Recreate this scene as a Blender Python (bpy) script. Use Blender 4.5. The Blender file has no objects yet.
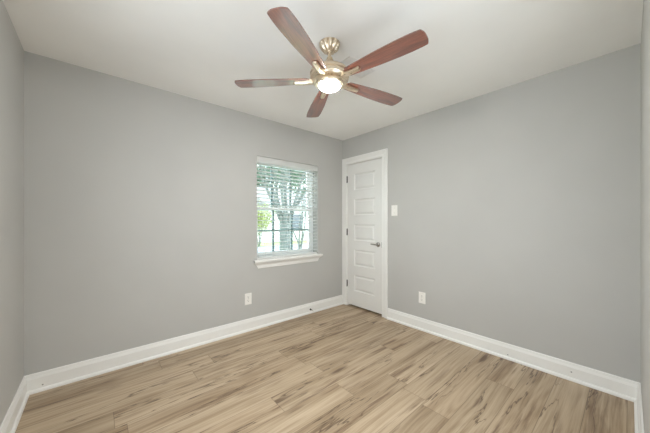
import bpy, bmesh, math, random
from mathutils import Vector, Matrix
random.seed(7)
S = bpy.context.scene
COL = S.collection
PI = math.pi

# ------------------------------------------------------------------ measures (metres, floor at z = 0)
XL, XB = -0.3875, 2.7906          # left wall, right wall (with the door)
YF, YA = -0.0518, 2.8107          # front wall (behind the camera), back wall (with the window)
H = 2.44                          # ceiling height
CAM_Z = 1.2296

# ------------------------------------------------------------------ camera
cam = bpy.data.cameras.new('camera')
cam.sensor_width = 36.0
cam.lens = 263.655 / 650 * 36.0
cam.shift_y = (221.417 - 216.5) / 650
cam.clip_start = 0.01
cam_o = bpy.data.objects.new('camera', cam)
COL.objects.link(cam_o)
cam_o.location = (0, 0, CAM_Z)
cam_o.rotation_euler = (PI / 2, 0, -0.7144)
S.camera = cam_o

# ------------------------------------------------------------------ sky, sun, lights, exposure
S.view_settings.view_transform = 'Standard'
S.view_settings.look = 'None'
S.view_settings.gamma = 1.0
S.view_settings.use_curve_mapping = False
S.view_settings.exposure = 0.17
S.cycles.max_bounces = 12
S.cycles.diffuse_bounces = 8
S.cycles.sample_clamp_indirect = 6.0

world = bpy.data.worlds.new('sky')
S.world = world
world.use_nodes = True
wn = world.node_tree.nodes
wn['Background'].inputs[0].default_value = (0.85, 0.935, 1.0, 1)
wn['Background'].inputs[1].default_value = 4.9


def light(name, kind, loc, energy, color, **kw):
    d = bpy.data.lights.new(name, kind)
    d.energy = energy
    d.color = color
    rot = kw.pop('rot', (0, 0, 0))
    for k, v in kw.items():
        setattr(d, k, v)
    o = bpy.data.objects.new(name, d)
    COL.objects.link(o)
    o.location = loc
    o.rotation_euler = rot
    return o


# high sun, its rays leaving the back wall: lights the garden, never the room
light('sun', 'SUN', (0, -5, 10), 3.5, (1.0, 0.97, 0.92), angle=math.radians(4),
      rot=Vector((-0.50, 0.04, -0.86)).to_track_quat('-Z', 'Y').to_euler())
# sampling portals for the sky in the back window and the two added openings
for nm, lc, sz, rt in (('left_fill_portal', (XL - 0.19, 0.77, 1.30), (1.30, 1.60), (0, -PI / 2, 0)),
                       ('front_fill_portal', (1.11, YF - 0.115, 1.325), (0.78, 1.45), (PI / 2, 0, 0)),
                       ('back_window_portal', (1.853, YA + 0.199, 1.38), (0.91, 1.21), (-PI / 2, 0, 0))):
    po = light(nm, 'AREA', lc, 1, (1, 1, 1), shape='RECTANGLE', size=sz[0], size_y=sz[1], rot=rt)
    po.data.cycles.is_portal = True
# fill light added in the unseen hall, shining in through the doorway
light('hall_fill_light', 'AREA', (0.11, -0.75, 2.36), 13, (0.98, 0.99, 1.0), shape='RECTANGLE',
      size=0.9, size_y=0.8)

# ------------------------------------------------------------------ material helpers
def new_mat(name):
    m = bpy.data.materials.new(name)
    m.use_nodes = True
    nt = m.node_tree
    return m, nt, nt.nodes['Principled BSDF']


def lin(c):
    return tuple((v / 255 / 12.92) if v / 255 <= 0.04045 else ((v / 255 + 0.055) / 1.055) ** 2.4 for v in c) + (1,)


class N:
    """small node-graph writer"""
    def __init__(self, nt):
        self.nt = nt

    def node(self, kind, **kw):
        n = self.nt.nodes.new(kind)
        for k, v in kw.items():
            setattr(n, k, v)
        return n

    def put(self, sock, v):
        if hasattr(v, 'is_output'):
            self.nt.links.new(v, sock)
        else:
            sock.default_value = v

    def math(self, op, a, b=0.0, c=None, clamp=False):
        n = self.node('ShaderNodeMath', operation=op, use_clamp=clamp)
        self.put(n.inputs[0], a)
        self.put(n.inputs[1], b)
        if c is not None:
            self.put(n.inputs[2], c)
        return n.outputs[0]

    def xyz(self, x, y, z):
        n = self.node('ShaderNodeCombineXYZ')
        for i, v in enumerate((x, y, z)):
            self.put(n.inputs[i], v)
        return n.outputs[0]

    def noise(self, vec, scale=1.0, detail=4.0, rough=0.5, dist=0.0):
        n = self.node('ShaderNodeTexNoise')
        self.put(n.inputs['Vector'], vec)
        n.inputs['Scale'].default_value = scale
        n.inputs['Detail'].default_value = detail
        n.inputs['Roughness'].default_value = rough
        n.inputs['Distortion'].default_value = dist
        return n.outputs['Fac']

    def white(self, vec):
        n = self.node('ShaderNodeTexWhiteNoise', noise_dimensions='3D')
        self.put(n.inputs['Vector'], vec)
        return n.outputs['Value']

    def ramp(self, fac, stops, interp='LINEAR'):
        n = self.node('ShaderNodeValToRGB')
        self.put(n.inputs['Fac'], fac)
        r = n.color_ramp
        r.interpolation = interp
        while len(r.elements) < len(stops):
            r.elements.new(0.5)
        for e, (p, c) in zip(r.elements, stops):
            e.position = p
            e.color = c if len(c) == 4 else c + (1,)
        return n.outputs['Color']

    def mix(self, fac, a, b, blend='MIX'):
        n = self.node('ShaderNodeMix', data_type='RGBA', blend_type=blend)
        self.put(n.inputs[0], fac)
        self.put(n.inputs[6], a)
        self.put(n.inputs[7], b)
        return n.outputs[2]

    def maprange(self, v, a, b, c, d):
        n = self.node('ShaderNodeMapRange')
        for i, x in enumerate((v, a, b, c, d)):
            self.put(n.inputs[i], x)
        return n.outputs[0]

    def bump(self, height, strength, dist, bsdf):
        n = self.node('ShaderNodeBump')
        n.inputs['Strength'].default_value = strength
        n.inputs['Distance'].default_value = dist
        self.put(n.inputs['Height'], height)
        self.nt.links.new(n.outputs[0], bsdf.inputs['Normal'])

    def pos(self):
        g = self.node('ShaderNodeNewGeometry')
        s = self.node('ShaderNodeSeparateXYZ')
        self.nt.links.new(g.outputs['Position'], s.inputs[0])
        return g.outputs['Position'], s.outputs

    def obj(self):
        g = self.node('ShaderNodeTexCoord')
        s = self.node('ShaderNodeSeparateXYZ')
        self.nt.links.new(g.outputs['Object'], s.inputs[0])
        return g.outputs['Object'], s.outputs


def paint(name, rgb, rough=0.6, spec=0.3, tex=0.0, tex_scale=300.0, vary=0.03, marks=()):
    m, nt, b = new_mat(name)
    n = N(nt)
    p, s = n.pos()
    c = lin(rgb)
    lo = tuple(v * (1 - vary) for v in c[:3]) + (1,)
    hi = tuple(min(1, v * (1 + vary)) for v in c[:3]) + (1,)
    f = n.noise(p, 1.6, 3)
    col = n.ramp(f, [(0.3, lo), (0.7, hi)])
    for (q, rad, mc) in marks:                  # small scuffs with a shape of their own
        d = n.node('ShaderNodeVectorMath', operation='DISTANCE')
        n.put(d.inputs[0], p)
        d.inputs[1].default_value = q
        k = n.maprange(d.outputs['Value'], rad * 0.5, rad, 0.85, 0.0)
        col = n.mix(k, col, lin(mc))
    nt.links.new(col, b.inputs['Base Color'])
    b.inputs['Roughness'].default_value = rough
    b.inputs['Specular IOR Level'].default_value = spec
    if tex:
        n.bump(n.noise(p, tex_scale, 2, 0.6), tex, 0.001, b)
    return m


def metal(name, rgb, rough=0.3, streak=True):
    m, nt, b = new_mat(name)
    n = N(nt)
    p, s = n.obj()
    c = lin(rgb)
    if streak:
        f = n.noise(n.xyz(n.math('MULTIPLY', s[0], 30), n.math('MULTIPLY', s[1], 30), n.math('MULTIPLY', s[2], 600)), 1, 2)
        nt.links.new(n.ramp(f, [(0.3, tuple(v * 0.9 for v in c[:3])), (0.7, c)]), b.inputs['Base Color'])
        nt.links.new(n.maprange(f, 0.3, 0.7, rough * 0.85, rough * 1.15), b.inputs['Roughness'])
    else:
        b.inputs['Base Color'].default_value = c
        b.inputs['Roughness'].default_value = rough
    b.inputs['Metallic'].default_value = 1.0
    return m


M = {}
M['wall'] = paint('grey_wall_paint', (187, 186, 182), 0.55, 0.3, 0.12, 260)
M['ceiling'] = paint('white_ceiling_paint', (242, 241, 238), 0.8, 0.15, 0.10, 200)
M['trim'] = paint('white_trim_paint', (236, 235, 231), 0.35, 0.45)
M['base_back'] = paint('white_baseboard_paint_a', (236, 235, 231), 0.35, 0.45,
                       marks=[((-0.295, YA - 0.016, 0.043), 0.006, (90, 85, 80))])
M['base_right'] = paint('white_baseboard_paint_b', (236, 235, 231), 0.35, 0.45,
                        marks=[((XB - 0.016, 0.709, 0.040), 0.0055, (90, 88, 90)), ((XB - 0.016, 0.292, 0.065), 0.006, (100, 98, 95))])
M['door'] = paint('white_door_paint', (228, 227, 223), 0.3, 0.5)
M['plastic'] = paint('white_plastic', (238, 236, 230), 0.35, 0.45, vary=0.01)
M['vinyl'] = paint('white_window_vinyl', (236, 238, 238), 0.3, 0.5, vary=0.01)
M['blind'] = paint('white_blind_slat', (240, 240, 238), 0.4, 0.4, vary=0.01)
M['grid'] = paint('grey_window_grid', (148, 166, 168), 0.4, 0.4, vary=0.01)
M['dark'] = paint('dark_slot', (40, 38, 36), 0.6, 0.2)
M['vent'] = paint('white_vent_enamel', (226, 224, 220), 0.4, 0.4, vary=0.01)
M['nickel'] = metal('brushed_nickel', (233, 217, 194), 0.3)
M['satin'] = metal('satin_nickel', (176, 172, 166), 0.25, False)
M['hinge'] = metal('dark_hinge_metal', (62, 56, 51), 0.45, False)


def floor_material():
    m, nt, b = new_mat('oak_plank_floor')
    n = N(nt)
    p, s = n.pos()
    W, L = 0.181, 1.22
    ys = n.math('SUBTRACT', s[1], 0.008)
    v = n.math('DIVIDE', ys, W)
    row = n.math('FLOOR', v)
    fv = n.math('FRACT', v)
    off = n.white(n.xyz(row, 3.7, 1.3))
    u = n.math('ADD', n.math('DIVIDE', s[0], L), n.math('MULTIPLY', off, 7.0))
    colm = n.math('FLOOR', u)
    fu = n.math('FRACT', u)
    pid = n.white(n.xyz(row, colm, 0.5))
    pid2 = n.white(n.xyz(colm, row, 9.5))
    # distances to plank edges
    dv = n.math('MULTIPLY', n.math('MINIMUM', fv, n.math('SUBTRACT', 1.0, fv)), W)
    du = n.math('MULTIPLY', n.math('MINIMUM', fu, n.math('SUBTRACT', 1.0, fu)), L)
    edge = n.math('MINIMUM', dv, du)
    seam = n.maprange(edge, 0.0006, 0.0022, 1.0, 0.0)
    z1 = n.math('MULTIPLY', pid, 57.0)
    z2 = n.math('MULTIPLY', pid2, 91.0)
    X, Y = s[0], s[1]

    def at(fx, y, fy, z):
        return n.xyz(n.math('MULTIPLY', X, fx), n.math('MULTIPLY', y, fy), z)
    # knots: sparse cells, each drawn out along the plank; the grain swerves round them
    vo = n.node('ShaderNodeTexVoronoi', feature='F1')
    n.put(vo.inputs['Vector'], at(1.9, Y, 8.5, z1))
    vo.inputs['Scale'].default_value = 1.0
    sx = n.node('ShaderNodeSeparateColor')
    nt.links.new(vo.outputs['Color'], sx.inputs[0])
    has = n.math('GREATER_THAN', sx.outputs[0], 0.66)
    near = n.math('MULTIPLY', n.maprange(vo.outputs['Distance'], 0.0, 0.42, 1.0, 0.0), has)
    wob = n.noise(at(0.9, Y, 2.0, z1), 1.0, 2)
    yw = n.math('ADD', Y, n.math('MULTIPLY', n.math('SUBTRACT', wob, 0.5), 0.06))
    yw = n.math('ADD', yw, n.math('MULTIPLY', n.math('POWER', near, 2.0), 0.016))
    broad = n.noise(at(0.8, yw, 6.0, z1), 1.0, 2, 0.5)
    fig = n.noise(at(0.9, yw, 45.0, z2), 1.0, 4, 0.6)
    fine = n.noise(at(5.0, yw, 190.0, z1), 1.0, 3, 0.6)
    arch = n.noise(at(0.45, yw, 5.0, z2), 1.0, 1)
    ring = n.math('SINE', n.math('MULTIPLY', arch, 95.0))
    mixv = n.math('ADD', n.math('MULTIPLY', broad, 0.40), n.math('MULTIPLY', fig, 0.42))
    mixv = n.math('ADD', mixv, n.math('MULTIPLY', ring, 0.022))
    mixv = n.math('ADD', mixv, n.math('MULTIPLY', fine, 0.22))
    col = n.ramp(mixv, [(0.36, lin((134, 113, 90))), (0.46, lin((161, 141, 116))), (0.55, lin((181, 162, 137))), (0.68, lin((198, 180, 156)))])
    tone = n.ramp(pid, [(0.0, (0.84, 0.81, 0.77)), (0.3, (0.98, 0.96, 0.93)), (0.7, (1.04, 1.02, 1.0)), (1.0, (0.92, 0.88, 0.83))])
    col = n.mix(1.0, col, tone, 'MULTIPLY')
    # dark streaks running with the grain
    st = n.noise(at(1.6, yw, 24.0, z2), 1.0, 5, 0.62)
    gate = n.noise(at(1.5, Y, 5.0, z1), 1.0, 1)
    streak = n.math('MULTIPLY', n.maprange(st, 0.50, 0.63, 0.0, 1.0), n.maprange(gate, 0.45, 0.58, 0.0, 1.0))
    col = n.mix(n.math('MULTIPLY', streak, 0.75), col, lin((104, 78, 56)))
    # knot bodies with ragged tails
    core = n.math('ADD', vo.outputs['Distance'], n.math('MULTIPLY', n.math('SUBTRACT', st, 0.5), 0.55))
    kn = n.math('MULTIPLY', n.maprange(core, 0.08, 0.24, 1.0, 0.0), has)
    col = n.mix(n.math('MULTIPLY', kn, 0.85), col, lin((88, 64, 45)))
    # thin checks and cracks
    cr = n.noise(at(0.9, yw, 10.0, z1), 1.0, 4, 0.55)
    line = n.maprange(n.math('ABSOLUTE', n.math('SUBTRACT', cr, 0.5)), 0.0, 0.013, 1.0, 0.0)
    gate2 = n.noise(at(1.2, Y, 9.0, z2), 1.0, 1)
    crack = n.math('MULTIPLY', line, n.maprange(gate2, 0.49, 0.56, 0.0, 1.0))
    col = n.mix(n.math('MULTIPLY', crack, 0.85), col, lin((74, 54, 38)))
    col = n.mix(n.math('MULTIPLY', seam, 0.6), col, lin((76, 56, 41)))
    nt.links.new(col, b.inputs['Base Color'])
    nt.links.new(n.maprange(fig, 0.3, 0.7, 0.46, 0.34), b.inputs['Roughness'])
    b.inputs['Specular IOR Level'].default_value = 0.42
    hgt = n.math('SUBTRACT', n.math('MULTIPLY', fig, 0.3), n.math('ADD', seam, n.math('MULTIPLY', crack, 0.4)))
    n.bump(hgt, 0.25, 0.001, b)
    return m


def blade_material():
    m, nt, b = new_mat('cherry_fan_blade')
    n = N(nt)
    p, s = n.obj()
    f = n.noise(n.xyz(n.math('MULTIPLY', s[0], 5.0), n.math('MULTIPLY', s[1], 75.0), 0.3), 1, 4, 0.6, 0.5)
    g = n.noise(n.xyz(n.math('MULTIPLY', s[0], 20.0), n.math('MULTIPLY', s[1], 420.0), 1.3), 1, 2, 0.6)
    mixv = n.math('ADD', n.math('MULTIPLY', f, 0.75), n.math('MULTIPLY', g, 0.25))
    nt.links.new(n.ramp(mixv, [(0.32, lin((76, 36, 23))), (0.5, lin((114, 54, 36))), (0.68, lin((146, 78, 54)))]), b.inputs['Base Color'])
    b.inputs['Roughness'].default_value = 0.32
    b.inputs['Specular IOR Level'].default_value = 0.55
    b.inputs['Coat Weight'].default_value = 1.0
    b.inputs['Coat IOR'].default_value = 2.2
    b.inputs['Coat Roughness'].default_value = 0.13
    return m


def emission(name, rgb, strength):
    m, nt, b = new_mat(name)
    n = N(nt)
    b.inputs['Base Color'].default_value = (0.9, 0.88, 0.84, 1)
    b.inputs['Emission Color'].default_value = rgb + (1,)
    b.inputs['Emission Strength'].default_value = strength
    b.inputs['Roughness'].default_value = 0.35
    return m


def glass():
    m, nt, b = new_mat('window_glass')
    n = N(nt)
    out = nt.nodes['Material Output']
    tr = n.node('ShaderNodeBsdfTransparent')
    tr.inputs[0].default_value = (0.93, 0.975, 0.965, 1)
    gl = n.node('ShaderNodeBsdfGlossy')
    gl.inputs['Roughness'].default_value = 0.02
    fr = n.node('ShaderNodeFresnel')
    fr.inputs[0].default_value = 1.45
    mx = n.node('ShaderNodeMixShader')
    nt.links.new(n.math('MULTIPLY', fr.outputs[0], 0.6), mx.inputs[0])
    nt.links.new(tr.outputs[0], mx.inputs[1])
    nt.links.new(gl.outputs[0], mx.inputs[2])
    nt.links.new(mx.outputs[0], out.inputs[0])
    nt.nodes.remove(b)
    return m


def rough_mat(name, a, c, scale, rough=0.9, stretch=(1, 1, 1), detail=5, bump=0.0):
    m, nt, b = new_mat(name)
    n = N(nt)
    p, s = n.pos()
    v = n.xyz(*[n.math('MULTIPLY', s[i], stretch[i]) for i in range(3)])
    f = n.noise(v, scale, detail, 0.6)
    nt.links.new(n.ramp(f, [(0.32, lin(a)), (0.68, lin(c))]), b.inputs['Base Color'])
    b.inputs['Roughness'].default_value = rough
    b.inputs['Specular IOR Level'].default_value = 0.2
    if bump:
        n.bump(f, bump, 0.02, b)
    return m


M['floor'] = floor_material()
M['blade'] = blade_material()
M['lamp'] = emission('lit_frosted_glass', (1.0, 0.97, 0.94), 300.0)
M['glass'] = glass()
M['lawn'] = rough_mat('lawn', (128, 146, 96), (168, 176, 130), 3.0)
M['concrete'] = rough_mat('concrete', (176, 180, 184), (204, 206, 208), 2.0)
M['asphalt'] = rough_mat('asphalt', (120, 128, 136), (146, 152, 158), 5.0)
M['bark'] = rough_mat('smooth_bark', (88, 95, 93), (116, 122, 118), 6.0, 0.85, (3, 3, 0.8))
M['leaf'] = rough_mat('leaf', (70, 94, 80), (110, 130, 110), 2.5, 0.6)
M['leaf_pale'] = rough_mat('pale_leaf', (128, 140, 78), (164, 172, 110), 2.5, 0.6)
M['roof'] = rough_mat('roof_shingle', (112, 112, 116), (148, 146, 148), 6.0, 0.9, (1, 1, 5))


def siding_material():
    m, nt, b = new_mat('white_lap_siding')
    n = N(nt)
    p, s = n.pos()
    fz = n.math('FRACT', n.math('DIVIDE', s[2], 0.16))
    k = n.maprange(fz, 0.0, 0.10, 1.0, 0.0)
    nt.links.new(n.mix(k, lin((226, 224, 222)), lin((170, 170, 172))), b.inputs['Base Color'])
    b.inputs['Roughness'].default_value = 0.7
    n.bump(fz, 0.4, 0.02, b)
    return m


def translucent(m, amount, rgb):
    nt = m.node_tree
    n = N(nt)
    out = nt.nodes['Material Output']
    t = n.node('ShaderNodeBsdfTranslucent')
    t.inputs[0].default_value = lin(rgb)
    mx = n.node('ShaderNodeMixShader')
    mx.inputs[0].default_value = amount
    nt.links.new(nt.nodes['Principled BSDF'].outputs[0], mx.inputs[1])
    nt.links.new(t.outputs[0], mx.inputs[2])
    nt.links.new(mx.outputs[0], out.inputs[0])


translucent(M['blind'], 0.42, (240, 240, 238))
M['siding'] = siding_material()
M['house_glass'] = paint('dark_house_window', (96, 104, 112), 0.15, 0.6)

# ------------------------------------------------------------------ mesh helpers
def build(name, bm, mat, parent=None, loc=None, rot=None, smooth=False, bevel=0.0, segs=2, recalc=True):
    if recalc:
        bmesh.ops.recalc_face_normals(bm, faces=bm.faces)
    me = bpy.data.meshes.new(name)
    bm.to_mesh(me)
    bm.free()
    me.materials.append(mat)
    if smooth:
        for f in me.polygons:
            f.use_smooth = True
    o = bpy.data.objects.new(name, me)
    COL.objects.link(o)
    if parent:
        o.parent = parent
    if loc:
        o.location = loc
    if rot:
        o.rotation_euler = rot
    if bevel:
        md = o.modifiers.new('bevel', 'BEVEL')
        md.width = bevel
        md.segments = segs
        md.limit_method = 'ANGLE'
        md.angle_limit = math.radians(40)
    if smooth:
        md = o.modifiers.new('split', 'EDGE_SPLIT')
        md.split_angle = math.radians(38)
    return o


def empty(name, loc, rotz=0.0):
    o = bpy.data.objects.new(name, None)
    COL.objects.link(o)
    o.location = loc
    o.rotation_euler = (0, 0, rotz)
    o.empty_display_size = 0.1
    return o


def tag(o, label, cat, group=None):
    o['label'] = label
    o['category'] = cat
    if group:
        o['group'] = group
    return o


def structure(o):
    o['kind'] = 'structure'
    return o


def box(bm, a, b):
    x0, y0, z0 = a
    x1, y1, z1 = b
    v = [bm.verts.new(c) for c in ((x0, y0, z0), (x1, y0, z0), (x1, y1, z0), (x0, y1, z0),
                                   (x0, y0, z1), (x1, y0, z1), (x1, y1, z1), (x0, y1, z1))]
    for f in ((3, 2, 1, 0), (4, 5, 6, 7), (0, 1, 5, 4), (1, 2, 6, 5), (2, 3, 7, 6), (3, 0, 4, 7)):
        bm.faces.new([v[i] for i in f])
    return v


def lathe(bm, prof, seg=48, scallop=None):
    """prof = [(radius, z)]; scallop(angle, index) multiplies the radius"""
    rings = []
    for i, (r, z) in enumerate(prof):
        if r < 1e-6:
            rings.append([bm.verts.new((0, 0, z))])
        else:
            ring = []
            for k in range(seg):
                a = 2 * PI * k / seg
                rr = r * (scallop(a, i) if scallop else 1)
                ring.append(bm.verts.new((rr * math.cos(a), rr * math.sin(a), z)))
            rings.append(ring)
    for r0, r1 in zip(rings, rings[1:]):
        for k in range(seg):
            q = []
            a0 = r0[k % len(r0)]
            a1 = r0[(k + 1) % len(r0)]
            b0 = r1[k % len(r1)]
            b1 = r1[(k + 1) % len(r1)]
            for vtx in (a0, a1, b1, b0):
                if vtx not in q:
                    q.append(vtx)
            if len(q) > 2:
                bm.faces.new(q)
    for ring in (rings[0], rings[-1]):
        if len(ring) > 2:
            bm.faces.new(ring)


def tube(bm, pts, radii, seg=8, cap=True):
    pts = [Vector(p) for p in pts]
    rings = []
    up = Vector((0.31, 0.17, 0.93))
    for i, p in enumerate(pts):
        d = (pts[min(i + 1, len(pts) - 1)] - pts[max(i - 1, 0)]).normalized()
        s = d.cross(up)
        if s.length < 1e-3:
            s = d.cross(Vector((1, 0, 0)))
        s.normalize()
        t = d.cross(s)
        r = radii[i] if isinstance(radii, (list, tuple)) else radii
        rings.append([bm.verts.new(p + s * (r * math.cos(2 * PI * k / seg)) + t * (r * math.sin(2 * PI * k / seg))) for k in range(seg)])
    for r0, r1 in zip(rings, rings[1:]):
        for k in range(seg):
            bm.faces.new((r0[k], r0[(k + 1) % seg], r1[(k + 1) % seg], r1[k]))
    if cap:
        bm.faces.new(rings[0])
        bm.faces.new(rings[-1])


def sweep(bm, rails, closed=True):
    """rails: one list of points per profile point, all of equal length; skins between neighbours"""
    vs = [[bm.verts.new(p) for p in r] for r in rails]
    n = len(vs)
    for i in range(n if closed else n - 1):
        a, b = vs[i], vs[(i + 1) % n]
        for k in range(len(a) - 1):
            bm.faces.new((a[k], a[k + 1], b[k + 1], b[k]))
    if closed:
        bm.faces.new([r[0] for r in vs])
        bm.faces.new([r[-1] for r in vs])


def slab_with_hole(bm, us, vs, w0, w1, hole, put):
    """a slab over the grid us x vs, from depth w0 to w1, without the cells in `hole`; put(u,v,w) -> point"""
    V = {}

    def vert(i, j, w):
        k = (i, j, w)
        if k not in V:
            V[k] = bm.verts.new(put(us[i], vs[j], w))
        return V[k]
    solid = {(i, j) for i in range(len(us) - 1) for j in range(len(vs) - 1)} - set(hole)
    for (i, j) in solid:
        for w in (w0, w1):
            bm.faces.new([vert(i, j, w), vert(i + 1, j, w), vert(i + 1, j + 1, w), vert(i, j + 1, w)])
        for (di, dj, e) in ((-1, 0, ((i, j), (i, j + 1))), (1, 0, ((i + 1, j), (i + 1, j + 1))),
                            (0, -1, ((i, j), (i + 1, j))), (0, 1, ((i, j + 1), (i + 1, j + 1)))):
            if (i + di, j + dj) not in solid:
                (a, b), (c, d) = e
                bm.faces.new([vert(a, b, w0), vert(c, d, w0), vert(c, d, w1), vert(a, b, w1)])


# ------------------------------------------------------------------ room shell
TW = 0.20                                   # thickness of the outside walls
WX0, WX1, WZ0, WZ1 = 1.398, 2.308, 0.775, 1.992      # window opening, back wall
DY0, DY1, DZ = 2.096, 2.715, 2.06           # door leaf, right wall
LY0, LY1, LZ0, LZ1 = 0.12, 1.42, 0.50, 2.10  # window added in the left wall for fill light, out of frame
HX0, HX1, HZ = -0.32, 0.52, 2.05            # doorway added at the camera's back to let the fill light in
RX0, RX1, RZ0 = 0.72, 1.50, 0.60            # window added in the front wall for fill light, out of frame

bm = bmesh.new()
slab_with_hole(bm, [XL - TW, WX0, WX1, XB + 0.12], [0, WZ0, WZ1, H], YA, YA + TW, [(1, 1)], lambda u, v, w: (u, w, v))
structure(build('wall_back', bm, M['wall']))
bm = bmesh.new()
slab_with_hole(bm, [YF, DY0 - 0.022, DY1 + 0.022, YA], [0, DZ + 0.022, H], XB, XB + 0.12, [(1, 0)], lambda u, v, w: (w, u, v))
structure(build('wall_right', bm, M['wall']))
bm = bmesh.new()
slab_with_hole(bm, [YF - 0.12, LY0, LY1, YA], [0, LZ0, LZ1, H], XL - TW, XL, [(1, 1)], lambda u, v, w: (w, u, v))
structure(build('wall_left', bm, M['wall']))
bm = bmesh.new()
slab_with_hole(bm, [XL, HX0, HX1, RX0, RX1, XB + 0.12], [0, RZ0, HZ, H], YF - 0.12, YF, [(1, 0), (1, 1), (3, 1)], lambda u, v, w: (u, w, v))
structure(build('wall_front', bm, M['wall']))
bm = bmesh.new()
box(bm, (XL - TW, YF - 0.12, -0.12), (XB + 0.12, YA + TW, 0.0))
box(bm, (XL - TW, -1.6, -0.12), (0.66, YF - 0.12, 0.0))
structure(build('floor', bm, M['floor']))
bm = bmesh.new()
box(bm, (XL - TW, YF - 0.12, H), (XB + 0.9, YA + TW, H + 0.15))
box(bm, (XL - TW, -1.6, H), (0.66, YF - 0.12, H + 0.15))
structure(build('ceiling', bm, M['ceiling']))
# hall added behind the camera for fill light; closet added to block sky light
bm = bmesh.new()
box(bm, (XL - TW, -1.6, 0), (XL - TW + 0.1, YF - 0.12, H))
box(bm, (0.56, -1.6, 0), (0.66, YF - 0.12, H))
box(bm, (XL - TW + 0.1, -1.6, 0), (0.56, -1.5, H))
structure(build('wall_added_hall', bm, M['ceiling']))
bm = bmesh.new()
box(bm, (XB + 0.12, 1.85, -0.12), (XB + 0.9, 1.90, H))
box(bm, (XB + 0.12, YA + 0.15, -0.12), (XB + 0.9, YA + 0.20, H))
box(bm, (XB + 0.85, 1.90, -0.12), (XB + 0.90, YA + 0.15, H))
box(bm, (XB + 0.12, 1.90, -0.12), (XB + 0.85, YA + 0.15, 0.0))
structure(build('wall_closet_light_block', bm, M['wall']))

# baseboards: board with a stepped top, shoe moulding at the foot
PROF = [(0.0, 0.0), (0.030, 0.0), (0.030, 0.010), (0.0275, 0.017), (0.023, 0.0215), (0.0165, 0.024), (0.0165, 0.100), (0.0140, 0.104),
        (0.0140, 0.1085), (0.0115, 0.1125), (0.0100, 0.123), (0.0080, 0.131), (0.0040, 0.134), (0.0, 0.134)]


def baseboard(name, put, a, b, ma, mb, mat):
    """put(s, t, z): s along the wall, t off the wall; ma / mb = 1 for a mitred end"""
    bm = bmesh.new()
    sweep(bm, [[put(a + ma * t, t, z), put(b - mb * t, t, z)] for t, z in PROF])
    structure(build(name, bm, mat))


CW = 0.088                                   # casing width
baseboard('baseboard_back', lambda s, t, z: (s, YA - t, z), XL, XB - 0.019, 1, 0, M['base_back'])
baseboard('baseboard_right', lambda s, t, z: (XB - t, s, z), YF, DY0 - 0.012 - CW, 1, 0, M['base_right'])
baseboard('baseboard_left', lambda s, t, z: (XL + t, s, z), YF, YA, 1, 1, M['trim'])
baseboard('baseboard_front', lambda s, t, z: (s, YF + t, z), HX1 + 0.09, XB, 0, 1, M['trim'])

# ------------------------------------------------------------------ door in the right wall
door = structure(empty('door_1', (XB, (DY0 + DY1) / 2, 0)))
dyc = (DY0 + DY1) / 2


def dput(x, y, z):                           # world point -> local to the door's empty
    return (x - XB, y - dyc, z)


# leaf with five raised panels
FX = XB + 0.010
Z0, Z1 = 0.024, DZ - 0.006
py0, py1 = 2.214, 2.592
panels = [(1.912 - 0.362 * k - 0.232, 1.912 - 0.362 * k) for k in range(5)]
bm = bmesh.new()
ys = [DY0 + 0.002, py0, py1, DY1 - 0.002]
zs = [Z0]
for z0, z1 in reversed(panels):
    zs += [z0, z1]
zs.append(Z1)
V = {}


def dv(i, j):
    if (i, j) not in V:
        V[(i, j)] = bm.verts.new(dput(FX, ys[i], zs[j]))
    return V[(i, j)]


for i in range(3):
    for j in range(len(zs) - 1):
        if i == 1 and j % 2 == 1:
            prev = [dv(1, j), dv(2, j), dv(2, j + 1), dv(1, j + 1)]
            a, b, c, d = ys[1], ys[2], zs[j], zs[j + 1]
            for ins, dep in ((0.006, 0.008), (0.013, 0.014), (0.022, 0.014), (0.042, 0.003)):
                cur = [bm.verts.new(dput(FX + dep, yy, zz)) for yy, zz in
                       ((a + ins, c + ins), (b - ins, c + ins), (b - ins, d - ins), (a + ins, d - ins))]
                for k in range(4):
                    bm.faces.new((prev[k], prev[(k + 1) % 4], cur[(k + 1) % 4], cur[k]))
                prev = cur
            bm.faces.new(prev)
        else:
            bm.faces.new((dv(i, j), dv(i + 1, j), dv(i + 1, j + 1), dv(i, j + 1)))
# edges and back
per = [dv(i, 0) for i in range(4)] + [dv(3, j) for j in range(1, len(zs))] + [dv(i, len(zs) - 1) for i in (2, 1, 0)] + [dv(0, j) for j in range(len(zs) - 2, 0, -1)]
back = [bm.verts.new((v.co.x + 0.035, v.co.y, v.co.z)) for v in per]
for k in range(len(per)):
    bm.faces.new((per[k], per[(k + 1) % len(per)], back[(k + 1) % len(per)], back[k]))
bm.faces.new(back)
build('door_panel', bm, M['door'], door)

# jamb with stop
bm = bmesh.new()
for x0, x1, e in ((XB - 0.001, XB + 0.119, 0.0), (XB + 0.042, XB + 0.08, 0.012)):
    sweep(bm, [[dput(x, DY1 + w - e, 0), dput(x, DY1 + w - e, DZ + w - e), dput(x, DY0 - w + e, DZ + w - e), dput(x, DY0 - w + e, 0)]
               for x, w in ((x0, 0.001), (x1, 0.001), (x1, 0.0195 - (0 if e == 0 else -0.0)), (x0, 0.0195))])
build('door_frame', bm, M['trim'], door)
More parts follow.
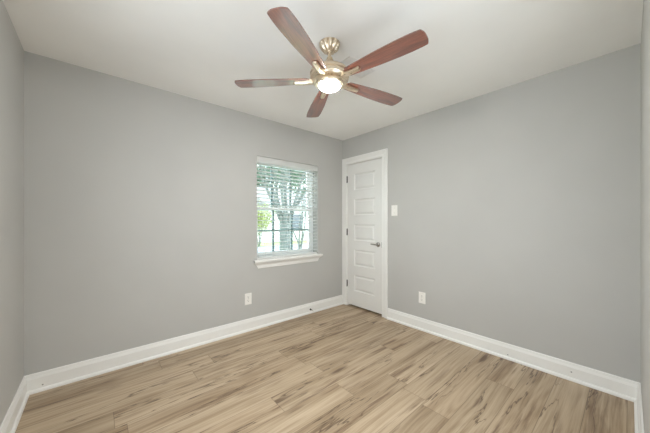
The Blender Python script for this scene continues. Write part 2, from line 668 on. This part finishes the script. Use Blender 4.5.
# casing, mitred, thicker towards its outer edge
bm = bmesh.new()
cp = [(0.0, 0.0), (0.0, 0.009), (0.006, 0.012), (0.016, 0.0125), (0.022, 0.0095), (0.034, 0.0105), (0.056, 0.0155), (0.064, 0.0185),
      (CW - 0.006, 0.0195), (CW - 0.001, 0.016), (CW - 0.001, 0.0)]
q = 0.007
rails = []
for w, t in cp:
    yl = min(DY1 + q + w, YA - 0.0005)
    rails.append([dput(XB - t, yl, 0), dput(XB - t, yl, DZ + q + w), dput(XB - t, DY0 - q - w, DZ + q + w), dput(XB - t, DY0 - q - w, 0)])
sweep(bm, rails)
build('door_casing', bm, M['trim'], door)
# hinges: barrel with leaf edge
for hz in (1.845, 1.075, 0.325):
    bm = bmesh.new()
    tube(bm, [dput(XB - 0.006, DY1 + 0.001, hz - 0.045), dput(XB - 0.006, DY1 + 0.001, hz + 0.045)], 0.0075, 12)
    for k in (-0.048, 0.048):
        tube(bm, [dput(XB - 0.006, DY1 + 0.001, hz + k - 0.003), dput(XB - 0.006, DY1 + 0.001, hz + k + 0.003)], 0.005, 10)
    box(bm, dput(XB - 0.003, DY1 - 0.004, hz - 0.044), dput(XB + 0.002, DY1 + 0.006, hz + 0.044))
    o = build('hinge', bm, M['hinge'], door, smooth=True)
    o['label'] = 'dark metal hinge'
# lever handle
hy, hz = 2.160, 0.925
bm = bmesh.new()
lathe(bm, [(0.0, 0.0), (0.032, 0.0), (0.032, 0.004), (0.029, 0.009), (0.016, 0.012), (0.0125, 0.016), (0.0115, 0.040), (0.0, 0.041)], 32)
rose = build('door_handle', bm, M['satin'], door, loc=dput(FX, hy, hz), rot=(0, -PI / 2, 0), smooth=True)
rose['label'] = 'satin nickel lever handle'
bm = bmesh.new()
tube(bm, [(0, 0, 0.040), (0, 0.004, 0.050), (0.001, 0.020, 0.055), (0.003, 0.045, 0.055), (0.004, 0.068, 0.052), (0.003, 0.086, 0.047), (0.002, 0.094, 0.042)],
     [0.0105, 0.0112, 0.0105, 0.009, 0.008, 0.007, 0.005], 12)
build('lever', bm, M['satin'], rose, smooth=True)
# latch face on the door edge side
bm = bmesh.new()
box(bm, dput(XB - 0.0025, DY0 - 0.004, hz - 0.035), dput(XB + 0.002, DY0 + 0.004, hz + 0.035))
build('strike_plate', bm, M['satin'], door)

# ------------------------------------------------------------------ window in the back wall
win = structure(empty('window_1', ((WX0 + WX1) / 2, YA, WZ0)))
wxc = (WX0 + WX1) / 2


def wput(x, y, z):
    return (x - wxc, y - YA, z - WZ0)


GF = YA + 0.105                              # inner face of the vinyl frame


def ring(bm, x0, x1, z0, z1, w, y0, y1):
    """rectangular frame of width w"""
    sweep_pts = []
    for e, y in ((0, y0), (0, y1), (w, y1), (w, y0)):
        sweep_pts.append([bm.verts.new(wput(x, y, z)) for x, z in ((x0 + e, z0 + e), (x1 - e, z0 + e), (x1 - e, z1 - e), (x0 + e, z1 - e))])
    for i in range(4):
        a, b = sweep_pts[i], sweep_pts[(i + 1) % 4]
        for k in range(4):
            bm.faces.new((a[k], a[(k + 1) % 4], b[(k + 1) % 4], b[k]))


bm = bmesh.new()
ring(bm, WX0 + 0.001, WX1 - 0.001, WZ0 + 0.012, WZ1 - 0.001, 0.030, GF, YA + TW - 0.004)
build('window_frame', bm, M['vinyl'], win, bevel=0.002)
SX0, SX1 = WX0 + 0.032, WX1 - 0.032
ZM = 1.385
for (z0, z1, yi, yo) in ((ZM - 0.020, WZ1 - 0.032, GF + 0.050, GF + 0.080), (WZ0 + 0.043, ZM + 0.022, GF + 0.012, GF + 0.044)):
    bm = bmesh.new()
    ring(bm, SX0, SX1, z0, z1, 0.036, yi, yo)
    sash = build('sash', bm, M['vinyl'], win, bevel=0.002)
    gx0, gx1, gz0, gz1 = SX0 + 0.036, SX1 - 0.036, z0 + 0.036, z1 - 0.036
    ym = (yi + yo) / 2
    bm = bmesh.new()
    box(bm, wput(gx0 - 0.005, ym - 0.008, gz0 - 0.005), wput(gx1 + 0.005, ym - 0.004, gz1 + 0.005))
    build('pane', bm, M['glass'], sash)
    bm = bmesh.new()
    for t in (0.285, 0.645):
        cx_ = gx0 + (gx1 - gx0) * t
        box(bm, wput(cx_ - 0.014, ym - 0.004, gz0 - 0.004), wput(cx_ + 0.014, ym + 0.006, gz1 + 0.004))
    zc = (gz0 + gz1) / 2
    box(bm, wput(gx0 - 0.004, ym - 0.003, zc - 0.013), wput(gx1 + 0.004, ym + 0.005, zc + 0.013))
    build('muntin', bm, M['grid'], sash)
# stool and apron
bm = bmesh.new()
st = [(-0.045, 0.0), (-0.052, 0.006), (-0.052, 0.018), (-0.046, 0.024), (0.0, 0.024), (0.104, 0.024), (0.104, 0.0)]
X0, X1 = WX0 - 0.045, WX1 + 0.05
vsx = []
zs0 = WZ0 - 0.017
for (yy, zz) in st:
    inside = yy > 0
    xa, xb_ = (WX0 + 0.001, WX1 - 0.001) if inside else (X0, X1)
    vsx.append((yy, zz, xa, xb_))
box(bm, wput(X0, YA - 0.050, zs0), wput(X1, YA - 0.0005, zs0 + 0.026))
build('window_sill', bm, M['trim'], win, bevel=0.006, segs=3)
bm = bmesh.new()
box(bm, wput(WX0 + 0.001, YA - 0.002, WZ0 + 0.0005), wput(WX1 - 0.001, GF + 0.02, WZ0 + 0.012))
build('window_stool', bm, M['trim'], win)
bm = bmesh.new()
ap = [(0.0, 0.0), (0.010, 0.0), (0.012, 0.014), (0.014, 0.036), (0.022, 0.052), (0.032, 0.061), (0.034, 0.072), (0.0, 0.072)]
AX0, AX1 = WX0 - 0.045, WX1 + 0.045
zap = zs0 - 0.0725
sweep(bm, [[wput(AX0 + (0.034 - t) * 0.7 + (0.072 - z) * 0.55, YA - t, zap + z), wput(AX1 - (0.034 - t) * 0.7 - (0.072 - z) * 0.55, YA - t, zap + z)] for t, z in ap])
build('window_apron', bm, M['trim'], win)

# blind: valance, slats, bottom rail, ladder cords, wand
bl = tag(empty('window_blind', (wxc, YA + 0.03, WZ0 + 0.012)),
         'white horizontal slat blind hanging open inside the window of the back wall', 'blind')


def bput(x, y, z):
    return (x - wxc, y - YA - 0.03, z - WZ0 - 0.012)


BX0, BX1 = WX0 + 0.006, WX1 - 0.006
bm = bmesh.new()
box(bm, bput(BX0, YA + 0.012, WZ1 - 0.050), bput(BX1, YA + 0.060, WZ1 - 0.002))
build('headrail', bm, M['blind'], bl, bevel=0.002)
bm = bmesh.new()
vp = [(0.0, 0.0), (-0.006, 0.004), (-0.006, 0.020), (-0.009, 0.026), (-0.009, 0.052), (-0.006, 0.058), (-0.006, 0.066), (0.0, 0.070)]
sweep(bm, [[bput(BX0 - 0.004, YA + 0.010 + t, WZ1 - 0.072 + z), bput(BX1 + 0.004, YA + 0.010 + t, WZ1 - 0.072 + z)] for t, z in vp])
build('valance', bm, M['blind'], bl)
zb = WZ0 + 0.0125
bm = bmesh.new()
box(bm, bput(BX0, YA + 0.010, zb), bput(BX1, YA + 0.060, zb + 0.017))
build('bottom_rail', bm, M['blind'], bl, bevel=0.004)
bm = bmesh.new()
NS = 25
zt = WZ1 - 0.085
for k in range(NS):
    z = zb + 0.055 + (zt - zb - 0.055) * k / (NS - 1)
    tilt = -0.12
    pr = []
    for (yy, zz) in ((-0.025, 0.0), (-0.0125, 0.0020), (0, 0.0027), (0.0125, 0.0020), (0.025, 0.0)):
        pr.append((yy, zz + yy * tilt))
    prof = [(y, zz + 0.0013) for y, zz in pr] + [(y, zz - 0.0013) for y, zz in reversed(pr)]
    sweep(bm, [[bput(BX0, YA + 0.035 + y, z + zz), bput(BX1, YA + 0.035 + y, z + zz)] for y, zz in prof])
build('slats', bm, M['blind'], bl)
for t in (0.12, 0.5, 0.88):
    bm = bmesh.new()
    xx = BX0 + (BX1 - BX0) * t
    for yy in (0.008, 0.062):
        tube(bm, [bput(xx, YA + yy, zb + 0.017), bput(xx, YA + yy, WZ1 - 0.05)], 0.0012, 6)
    build('ladder_cord', bm, M['blind'], bl)

# frame of the added left window (fill light, seen only in reflections)
fill_win_left = structure(empty('fill_window_left', (XL, (LY0 + LY1) / 2, LZ0)))
bm = bmesh.new()
for (a, b) in (((-0.10, LY0 + .001, LZ0 + .001), (-0.05, LY0 + .045, LZ1 - .001)), ((-0.10, LY1 - .045, LZ0 + .001), (-0.05, LY1 - .001, LZ1 - .001)),
               ((-0.10, LY0 + .045, LZ0 + .001), (-0.05, LY1 - .045, LZ0 + .045)), ((-0.10, LY0 + .045, LZ1 - .045), (-0.05, LY1 - .045, LZ1 - .001)),
               ((-0.10, 0.745, LZ0 + .045), (-0.05, 0.795, LZ1 - .045))):
    oy = (LY0 + LY1) / 2
    box(bm, (a[0], a[1] - oy, a[2] - LZ0), (b[0], b[1] - oy, b[2] - LZ0))
build('window_frame', bm, M['vinyl'], fill_win_left)

fill_win_front = structure(empty('fill_window_front', ((RX0 + RX1) / 2, YF, RZ0)))  # added opening out of frame, brings fill light through the front wall
bm = bmesh.new()
rw, rh = (RX1 - RX0) / 2 - .001, HZ - RZ0 - .001
for (a, b) in (((-rw, .001), (-rw + .045, rh)), ((rw - .045, .001), (rw, rh)), ((-rw + .045, .001), (rw - .045, .046)), ((-rw + .045, rh - .045), (rw - .045, rh)),
               ((-rw + .045, rh / 2 - .02), (rw - .045, rh / 2 + .02))):
    box(bm, (a[0], -0.09, a[1]), (b[0], -0.04, b[1]))
build('window_frame', bm, M['vinyl'], fill_win_front)

# ------------------------------------------------------------------ ceiling fan
FXc, FYc = 1.201, 1.337
fan = tag(empty('ceiling_fan', (FXc, FYc, H)),
          'five blade ceiling fan with cherry wood blades and lit bowl on brushed nickel motor', 'ceiling fan')


def fz(z):
    return z - H + 0.020


bm = bmesh.new()
lathe(bm, [(0.0, 0.0), (0.066, 0.0), (0.071, -0.003), (0.0715, -0.010), (0.068, -0.021), (0.060, -0.036), (0.047, -0.050), (0.033, -0.058), (0.024, -0.061), (0.022, -0.065), (0.0, -0.065)],
      80, lambda a, i: 1 - (0.20 * abs(math.cos(a * 5)) ** 3 if 2 < i < 8 else 0.0))
build('canopy', bm, M['nickel'], fan, smooth=True)
bm = bmesh.new()
lathe(bm, [(0.0, -0.055), (0.0115, -0.055), (0.0115, -0.115), (0.0, -0.115)], 24)
lathe(bm, [(0.0, -0.092), (0.016, -0.092), (0.0195, -0.096), (0.0195, -0.108), (0.0, -0.108)], 24)
build('downrod', bm, M['nickel'], fan, smooth=True)
bm = bmesh.new()
lathe(bm, [(0.0, fz(2.314)), (0.022, fz(2.314)), (0.025, fz(2.310)), (0.030, fz(2.290)), (0.040, fz(2.268)), (0.058, fz(2.252)), (0.085, fz(2.243)), (0.112, fz(2.236)),
           (0.128, fz(2.228)), (0.134, fz(2.217)), (0.134, fz(2.206)), (0.129, fz(2.202)), (0.1305, fz(2.198)), (0.133, fz(2.190)), (0.130, fz(2.176)), (0.121, fz(2.163)),
           (0.108, fz(2.153)), (0.098, fz(2.148)), (0.0, fz(2.148))], 96)
build('motor_housing', bm, M['nickel'], fan, smooth=True)
bm = bmesh.new()
lathe(bm, [(0.0, fz(2.149)), (0.097, fz(2.149)), (0.098, fz(2.143)), (0.095, fz(2.136)), (0.088, fz(2.1335)), (0.0, fz(2.1335))], 80)
build('light_ring', bm, M['nickel'], fan, smooth=True)
bm = bmesh.new()
lathe(bm, [(0.0, fz(2.1345))] + [(0.0735 * math.cos(t * PI / 2 / 8), fz(2.1340) - 0.031 * math.sin(t * PI / 2 / 8)) for t in range(8)] + [(0.0, fz(2.103))], 64)
build('light_bowl', bm, M['lamp'], fan, smooth=True)

# blade outline: local x = along the radius, y = across
R0, R1 = 0.150, 0.655


def blade_outline():
    lead, trail = [], []
    n = 26
    for i in range(n + 1):
        t = i / n
        x = R0 + (R1 - 0.012 - R0) * t
        w = 0.080 + 0.045 * math.sin(min(1, t / 0.80) * PI / 2) ** 1.1 - 0.012 * max(0, (t - 0.80) / 0.20) ** 2
        lead.append((x, w * 0.5))
        trail.append((x, -w * 0.5))
    # rounded root
    root = [(R0 - 0.012, -0.028), (R0 - 0.016, 0.0), (R0 - 0.012, 0.028)]
    xl, yl = lead[-1]
    xt, yt = trail[-1]
    tip = []
    for i in range(1, 12):
        u = i / 12
        y = yl + (yt - yl) * u
        bulge = 0.014 * (1 - abs(2 * u - 1) ** 3.0)
        tip.append((xl + bulge, y))
    return root + lead + tip + list(reversed(trail))


def make_blade():
    bm = bmesh.new()
    pts = blade_outline()
    lo = [bm.verts.new((x, y, -0.003)) for x, y in pts]
    hi = [bm.verts.new((x, y, 0.003)) for x, y in pts]
    bm.faces.new(lo)
    bm.faces.new(hi)
    for k in range(len(pts)):
        bm.faces.new((lo[k], lo[(k + 1) % len(pts)], hi[(k + 1) % len(pts)], hi[k]))
    return bm


def make_iron():
    """arm that leaves the housing, steps down and ends in a squared pad under the blade"""
    bm = bmesh.new()
    sec = [(0.112, 0.020, 0.012, -0.022), (0.140, 0.019, 0.008, -0.022), (0.165, 0.0175, -0.0035, -0.024), (0.200, 0.0165, -0.0035, -0.023),
           (0.236, 0.0160, -0.0035, -0.021), (0.243, 0.0150, -0.0035, -0.018)]
    rings = []
    for x, w, zt_, zb_ in sec:
        rings.append([bm.verts.new((x, -w, zt_)), bm.verts.new((x, -w * 0.8, zb_)), bm.verts.new((x, w * 0.8, zb_)), bm.verts.new((x, w, zt_))])
    for a, b in zip(rings, rings[1:]):
        for k in range(4):
            bm.faces.new((a[k], a[(k + 1) % 4], b[(k + 1) % 4], b[k]))
    bm.faces.new(rings[0])
    bm.faces.new(rings[-1])
    return bm


BZ = fz(2.173)
PITCH = -math.radians(7)
b0 = build('blade', make_blade(), M['blade'], fan, loc=(0, 0, BZ))
i0 = build('blade_iron', make_iron(), M['nickel'], fan, loc=(0, 0, BZ), bevel=0.004, segs=3)
for k in range(5):
    a = math.radians(206.2 - 72 * k)
    for o in (b0, i0):
        c = o
        if k:
            c = o.copy()
            COL.objects.link(c)
            c.parent = fan
        c.rotation_mode = 'XYZ'
        c.rotation_euler = (PITCH, 0, a)

# ------------------------------------------------------------------ ceiling register behind the fan
VX0, VX1, VY0, VY1 = 1.40, 1.69, 1.335, 1.485
vent = tag(empty('ceiling_vent', ((VX0 + VX1) / 2, (VY0 + VY1) / 2, H)),
           'white rectangular air register with louvers on ceiling behind the fan', 'vent')
vx, vy = (VX1 - VX0) / 2, (VY1 - VY0) / 2
bm = bmesh.new()
for e0, e1, z0, z1 in ((0.0, 0.022, -0.0065, -0.0005),):
    r = []
    for e, z in ((0.0, -0.0005), (0.003, -0.006), (0.024, -0.009), (0.024, -0.0005)):
        r.append([bm.verts.new((sx * (vx - e), sy * (vy - e), z)) for sx, sy in ((-1, -1), (1, -1), (1, 1), (-1, 1))])
    for i in range(4):
        p_, q_ = r[i], r[(i + 1) % 4]
        for k in range(4):
            bm.faces.new((p_[k], p_[(k + 1) % 4], q_[(k + 1) % 4], q_[k]))
build('vent_frame', bm, M['vent'], vent)
bm = bmesh.new()
for k in range(7):
    y = -vy + 0.031 + k * (2 * vy - 0.062) / 6
    v = [bm.verts.new(p) for p in ((-vx + .024, y - 0.006, -0.001), (vx - .024, y - 0.006, -0.001), (vx - .024, y + 0.006, -0.008), (-vx + .024, y + 0.006, -0.008),
                                   (-vx + .024, y - 0.0045, -0.0005), (vx - .024, y - 0.0045, -0.0005), (vx - .024, y + 0.0075, -0.0075), (-vx + .024, y + 0.0075, -0.0075))]
    for f in ((0, 1, 2, 3), (4, 5, 6, 7), (0, 1, 5, 4), (2, 3, 7, 6), (1, 2, 6, 5), (0, 3, 7, 4)):
        bm.faces.new([v[i] for i in f])
build('louvers', bm, M['vent'], vent)
bm = bmesh.new()
box(bm, (-vx + 0.02, -vy + 0.02, -0.0012), (vx - 0.02, vy - 0.02, -0.0002))
build('vent_backing', bm, M['dark'], vent)

# ------------------------------------------------------------------ switch and outlets
def wall_frame(o, put):
    return o


def plate(parent, put, w, h):
    bm = bmesh.new()
    r = []
    for e, d in ((0.0, 0.0005), (0.0, 0.003), (0.004, 0.0055)):
        r.append([bm.verts.new((sx * (w / 2 - e), -d, sz * (h / 2 - e))) for sx, sz in ((-1, -1), (1, -1), (1, 1), (-1, 1))])
    for p_, q_ in zip(r, r[1:]):
        for k in range(4):
            bm.faces.new((p_[k], p_[(k + 1) % 4], q_[(k + 1) % 4], q_[k]))
    bm.faces.new(r[0])
    bm.faces.new(r[-1])
    build('wall_plate', bm, M['plastic'], parent, bevel=0.001)


def screws(parent, zs_):
    for z in zs_:
        bm = bmesh.new()
        lathe(bm, [(0.0, 0.0), (0.0032, 0.0), (0.0026, 0.0012), (0.0, 0.0014)], 12)
        build('screw', bm, M['satin'], parent, loc=(0, -0.0055, z), rot=(PI / 2, 0, 0))


def outlet(name, loc, rotz, label):
    t = tag(empty(name, loc, rotz), label, 'outlet', 'wall outlets')
    plate(t, None, 0.082, 0.128)
    for s_ in (-1, 1):
        bm = bmesh.new()
        pts = [(0.0165 * math.cos(a) if abs(math.cos(a)) < .8 else 0.0135 * math.copysign(1, math.cos(a)), 0.0165 * math.sin(a)) for a in [2 * PI * k / 24 for k in range(24)]]
        f0 = [bm.verts.new((x, -0.005, z)) for x, z in pts]
        f1 = [bm.verts.new((x, -0.0075, z)) for x, z in pts]
        bm.faces.new(f0)
        bm.faces.new(f1)
        for k in range(24):
            bm.faces.new((f0[k], f0[(k + 1) % 24], f1[(k + 1) % 24], f1[k]))
        rec = build('receptacle', bm, M['plastic'], t, loc=(0, 0, s_ * 0.0205))
        bm = bmesh.new()
        box(bm, (-0.0075, -0.0079, -0.001), (-0.0050, -0.0074, 0.0085))
        box(bm, (0.0050, -0.0079, 0.000), (0.0072, -0.0074, 0.0080))
        lathe_pts = [(-0.0026, -0.0100), (0.0026, -0.0100), (0.0026, -0.0062), (0.0, -0.0045), (-0.0026, -0.0062)]
        bm.faces.new([bm.verts.new((x, -0.0079, z)) for x, z in lathe_pts])
        build('slots', bm, M['dark'], rec)
    screws(t, (0.0,))
    return t


outlet('wall_outlet', (1.291, YA, 0.357), 0, 'white double outlet on the back wall below and left of the window')
outlet('wall_outlet', (XB, 1.537, 0.364), -PI / 2, 'white double outlet low on the right wall near the door')
sw = tag(empty('light_switch', (XB, 1.904, 1.364), -PI / 2), 'white toggle light switch on the right wall beside the door casing', 'light switch')
plate(sw, None, 0.086, 0.130)
bm = bmesh.new()
box(bm, (-0.0055, -0.0065, -0.0125), (0.0055, -0.005, 0.0125))
v = box(bm, (-0.0042, -0.0165, 0.0015), (0.0042, -0.005, 0.0095))
build('toggle', bm, M['plastic'], sw, bevel=0.001)
screws(sw, (-0.030, 0.030))

# ------------------------------------------------------------------ door stop on the back baseboard
ds = tag(empty('door_stop', (2.165, YA - 0.0165, 0.052)), 'small metal door stop on the back baseboard right of the window', 'door stop')
bm = bmesh.new()
lathe(bm, [(0.0, 0.0), (0.012, 0.0), (0.012, 0.003), (0.006, 0.006), (0.0045, 0.010), (0.0045, 0.050), (0.0, 0.050)], 16)
build('stem', bm, M['hinge'], ds, rot=(PI / 2, 0, 0), smooth=True)
bm = bmesh.new()
lathe(bm, [(0.0, 0.048), (0.0085, 0.048), (0.0095, 0.052), (0.0095, 0.060), (0.007, 0.064), (0.0, 0.065)], 16)
o = build('tip', bm, M['plastic'], ds, rot=(PI / 2, 0, 0), smooth=True)
o['label'] = 'white rubber tip'

# ------------------------------------------------------------------ outside the window
GZ = -0.40
bm = bmesh.new()
box(bm, (-25, YA + TW + 0.01, GZ - 0.3), (45, 60, GZ))
structure(build('ground', bm, M['lawn']))
bm = bmesh.new()
box(bm, (-25, YA + TW + 0.02, GZ), (45, 5.4, GZ + 0.02))
box(bm, (-25, 7.6, GZ), (45, 9.0, GZ + 0.02))
structure(build('path', bm, M['concrete']))
bm = bmesh.new()
box(bm, (-25, 10.6, GZ), (45, 15.6, GZ + 0.015))
structure(build('street', bm, M['asphalt']))


def leaf_cloud(bm, centers, count, size, spread, rnd):
    for _ in range(count):
        c = rnd.choice(centers)
        p = Vector(c) + Vector([rnd.gauss(0, spread) for _ in range(3)])
        n = Vector([rnd.uniform(-1, 1) for _ in range(3)]).normalized()
        t = n.cross(Vector((rnd.uniform(-1, 1), rnd.uniform(-1, 1), 0.3))).normalized()
        w = n.cross(t)
        s = size * rnd.uniform(0.7, 1.3)
        v = [bm.verts.new(p + t * (s * a) + w * (s * b) + n * (s * c2)) for a, b, c2 in ((-1, 0, 0), (-0.2, 0.42, 0.08), (1, 0, 0), (-0.2, -0.42, 0.08))]
        bm.faces.new((v[0], v[1], v[2]))
        bm.faces.new((v[0], v[2], v[3]))


def tree(name, loc, label, seed, stems, height, r0, lean, leaves, leaf_size, spread, group='trees outside the window', mat='leaf', first=0.4, thin=0.5):
    rnd = random.Random(seed)
    t = tag(empty(name, loc), label, 'tree', group)
    bm = bmesh.new()
    ends = []

    def grow(p, d, length, r, depth):
        pts, rr = [p], [r]
        n = 5
        for i in range(n):
            d = (d + Vector((rnd.uniform(-.16, .16), rnd.uniform(-.16, .16), rnd.uniform(-.02, .12)))).normalized()
            p = p + d * (length / n)
            pts.append(p)
            rr.append(r * (1 - 0.45 * (i + 1) / n))
        tube(bm, pts, rr, 8 if depth < 2 else 5)
        if depth >= 3:
            ends.extend([pts[-1], pts[-3]])
            return
        for k in range(3 if depth < 2 else 2):
            ax = Vector((rnd.uniform(-1, 1), rnd.uniform(-1, 1), rnd.uniform(0.1, 0.6))).normalized()
            nd = (d + ax * rnd.uniform(0.45, 0.75)).normalized()
            grow(pts[-1] if k else pts[-2], nd, length * rnd.uniform(0.6, 0.8), rr[-1] * 0.75, depth + 1)
    # short trunk, then stems
    trunk_top = Vector((0, 0, first))
    tube(bm, [(0, 0, -0.05), (0.01, 0, first * 0.5), (0, 0.01, first + 0.05)], [r0 * 1.25, r0 * 1.02, r0 * 0.95], 12)
    for k in range(stems):
        a = 2 * PI * k / stems + rnd.uniform(-.3, .3)
        d = Vector((math.cos(a) * lean, math.sin(a) * lean, 1)).normalized()
        grow(trunk_top + Vector((math.cos(a), math.sin(a), 0)) * r0 * 0.45, d, height * 0.36, r0 * thin, 0)
    build('trunk', bm, M['bark'], t, smooth=False)
    bm = bmesh.new()
    leaf_cloud(bm, ends, leaves, leaf_size, spread, rnd)
    build('foliage', bm, M[mat], t, recalc=False)
    return t


def shrub(loc, size, label, seed, mat, low=0.15):
    rnd = random.Random(seed)
    t = tag(empty('shrub', loc), label, 'shrub', 'shrubs outside the window')
    bm = bmesh.new()
    cs = [(rnd.uniform(-.45, .45) * size[0], rnd.uniform(-.45, .45) * size[1], (low + (0.92 - low) * rnd.random()) * size[2]) for _ in range(40)]
    leaf_cloud(bm, cs, 2200, 0.07, 0.13 * size[2], rnd)
    build('foliage', bm, M[mat], t, recalc=False)
    bm = bmesh.new()
    for c in cs[:8]:
        tube(bm, [(c[0] * 0.15, c[1] * 0.15, 0), (c[0] * 0.6, c[1] * 0.6, c[2] * 0.5), c], [0.02, 0.015, 0.006], 5)
    build('stem', bm, M['bark'], t)


tree('myrtle_tree', (3.80, 6.0, GZ), 'nearest tree outside the window, thick trunk splitting into many stems', 3, 7, 3.6, 0.155, 0.40, 1500, 0.075, 0.24, first=1.55, thin=0.34)
tree('myrtle_tree', (6.15, 8.6, GZ), 'slimmer tree seen through the right side of the window', 11, 4, 4.0, 0.08, 0.35, 1800, 0.08, 0.25, first=0.6, thin=0.42)
tree('shade_tree', (19.0, 32.0, GZ), 'tall leafy tree rising behind the white house outside the window', 21, 5, 9.0, 0.25, 0.5, 4200, 0.24, 0.8, first=2.0)
shrub((8.05, 15.85, GZ), (0.9, 0.9, 2.5), 'yellow green shrub on bare stems at the left edge of the window view', 5, 'leaf_pale', 0.55)
shrub((14.2, 16.15, GZ), (2.0, 0.7, 1.0), 'low green shrub in front of the white house outside', 6, 'leaf')

# neighbour's white house across the street
hs = tag(empty('house', (15.9, 20.2, GZ)), 'white sided house with grey roof across the street outside window', 'house')
bm = bmesh.new()
box(bm, (-6.0, -2.2, 0), (6.0, 5.0, 3.0))
build('siding_wall', bm, M['siding'], hs)
bm = bmesh.new()
sweep(bm, [[(-6.5, y, z), (6.5, y, z)] for y, z in ((-2.8, 2.9), (1.4, 4.7), (5.6, 2.9))])
build('roof', bm, M['roof'], hs)
for x in (-3.4, 0.4, 3.8):
    bm = bmesh.new()
    box(bm, (x - 0.6, -2.26, 0.9), (x + 0.6, -2.19, 2.3))
    wv = build('window', bm, M['trim'], hs)
    bm = bmesh.new()
    box(bm, (x - 0.5, -2.275, 1.0), (x + 0.5, -2.255, 2.2))
    build('pane', bm, M['house_glass'], wv)
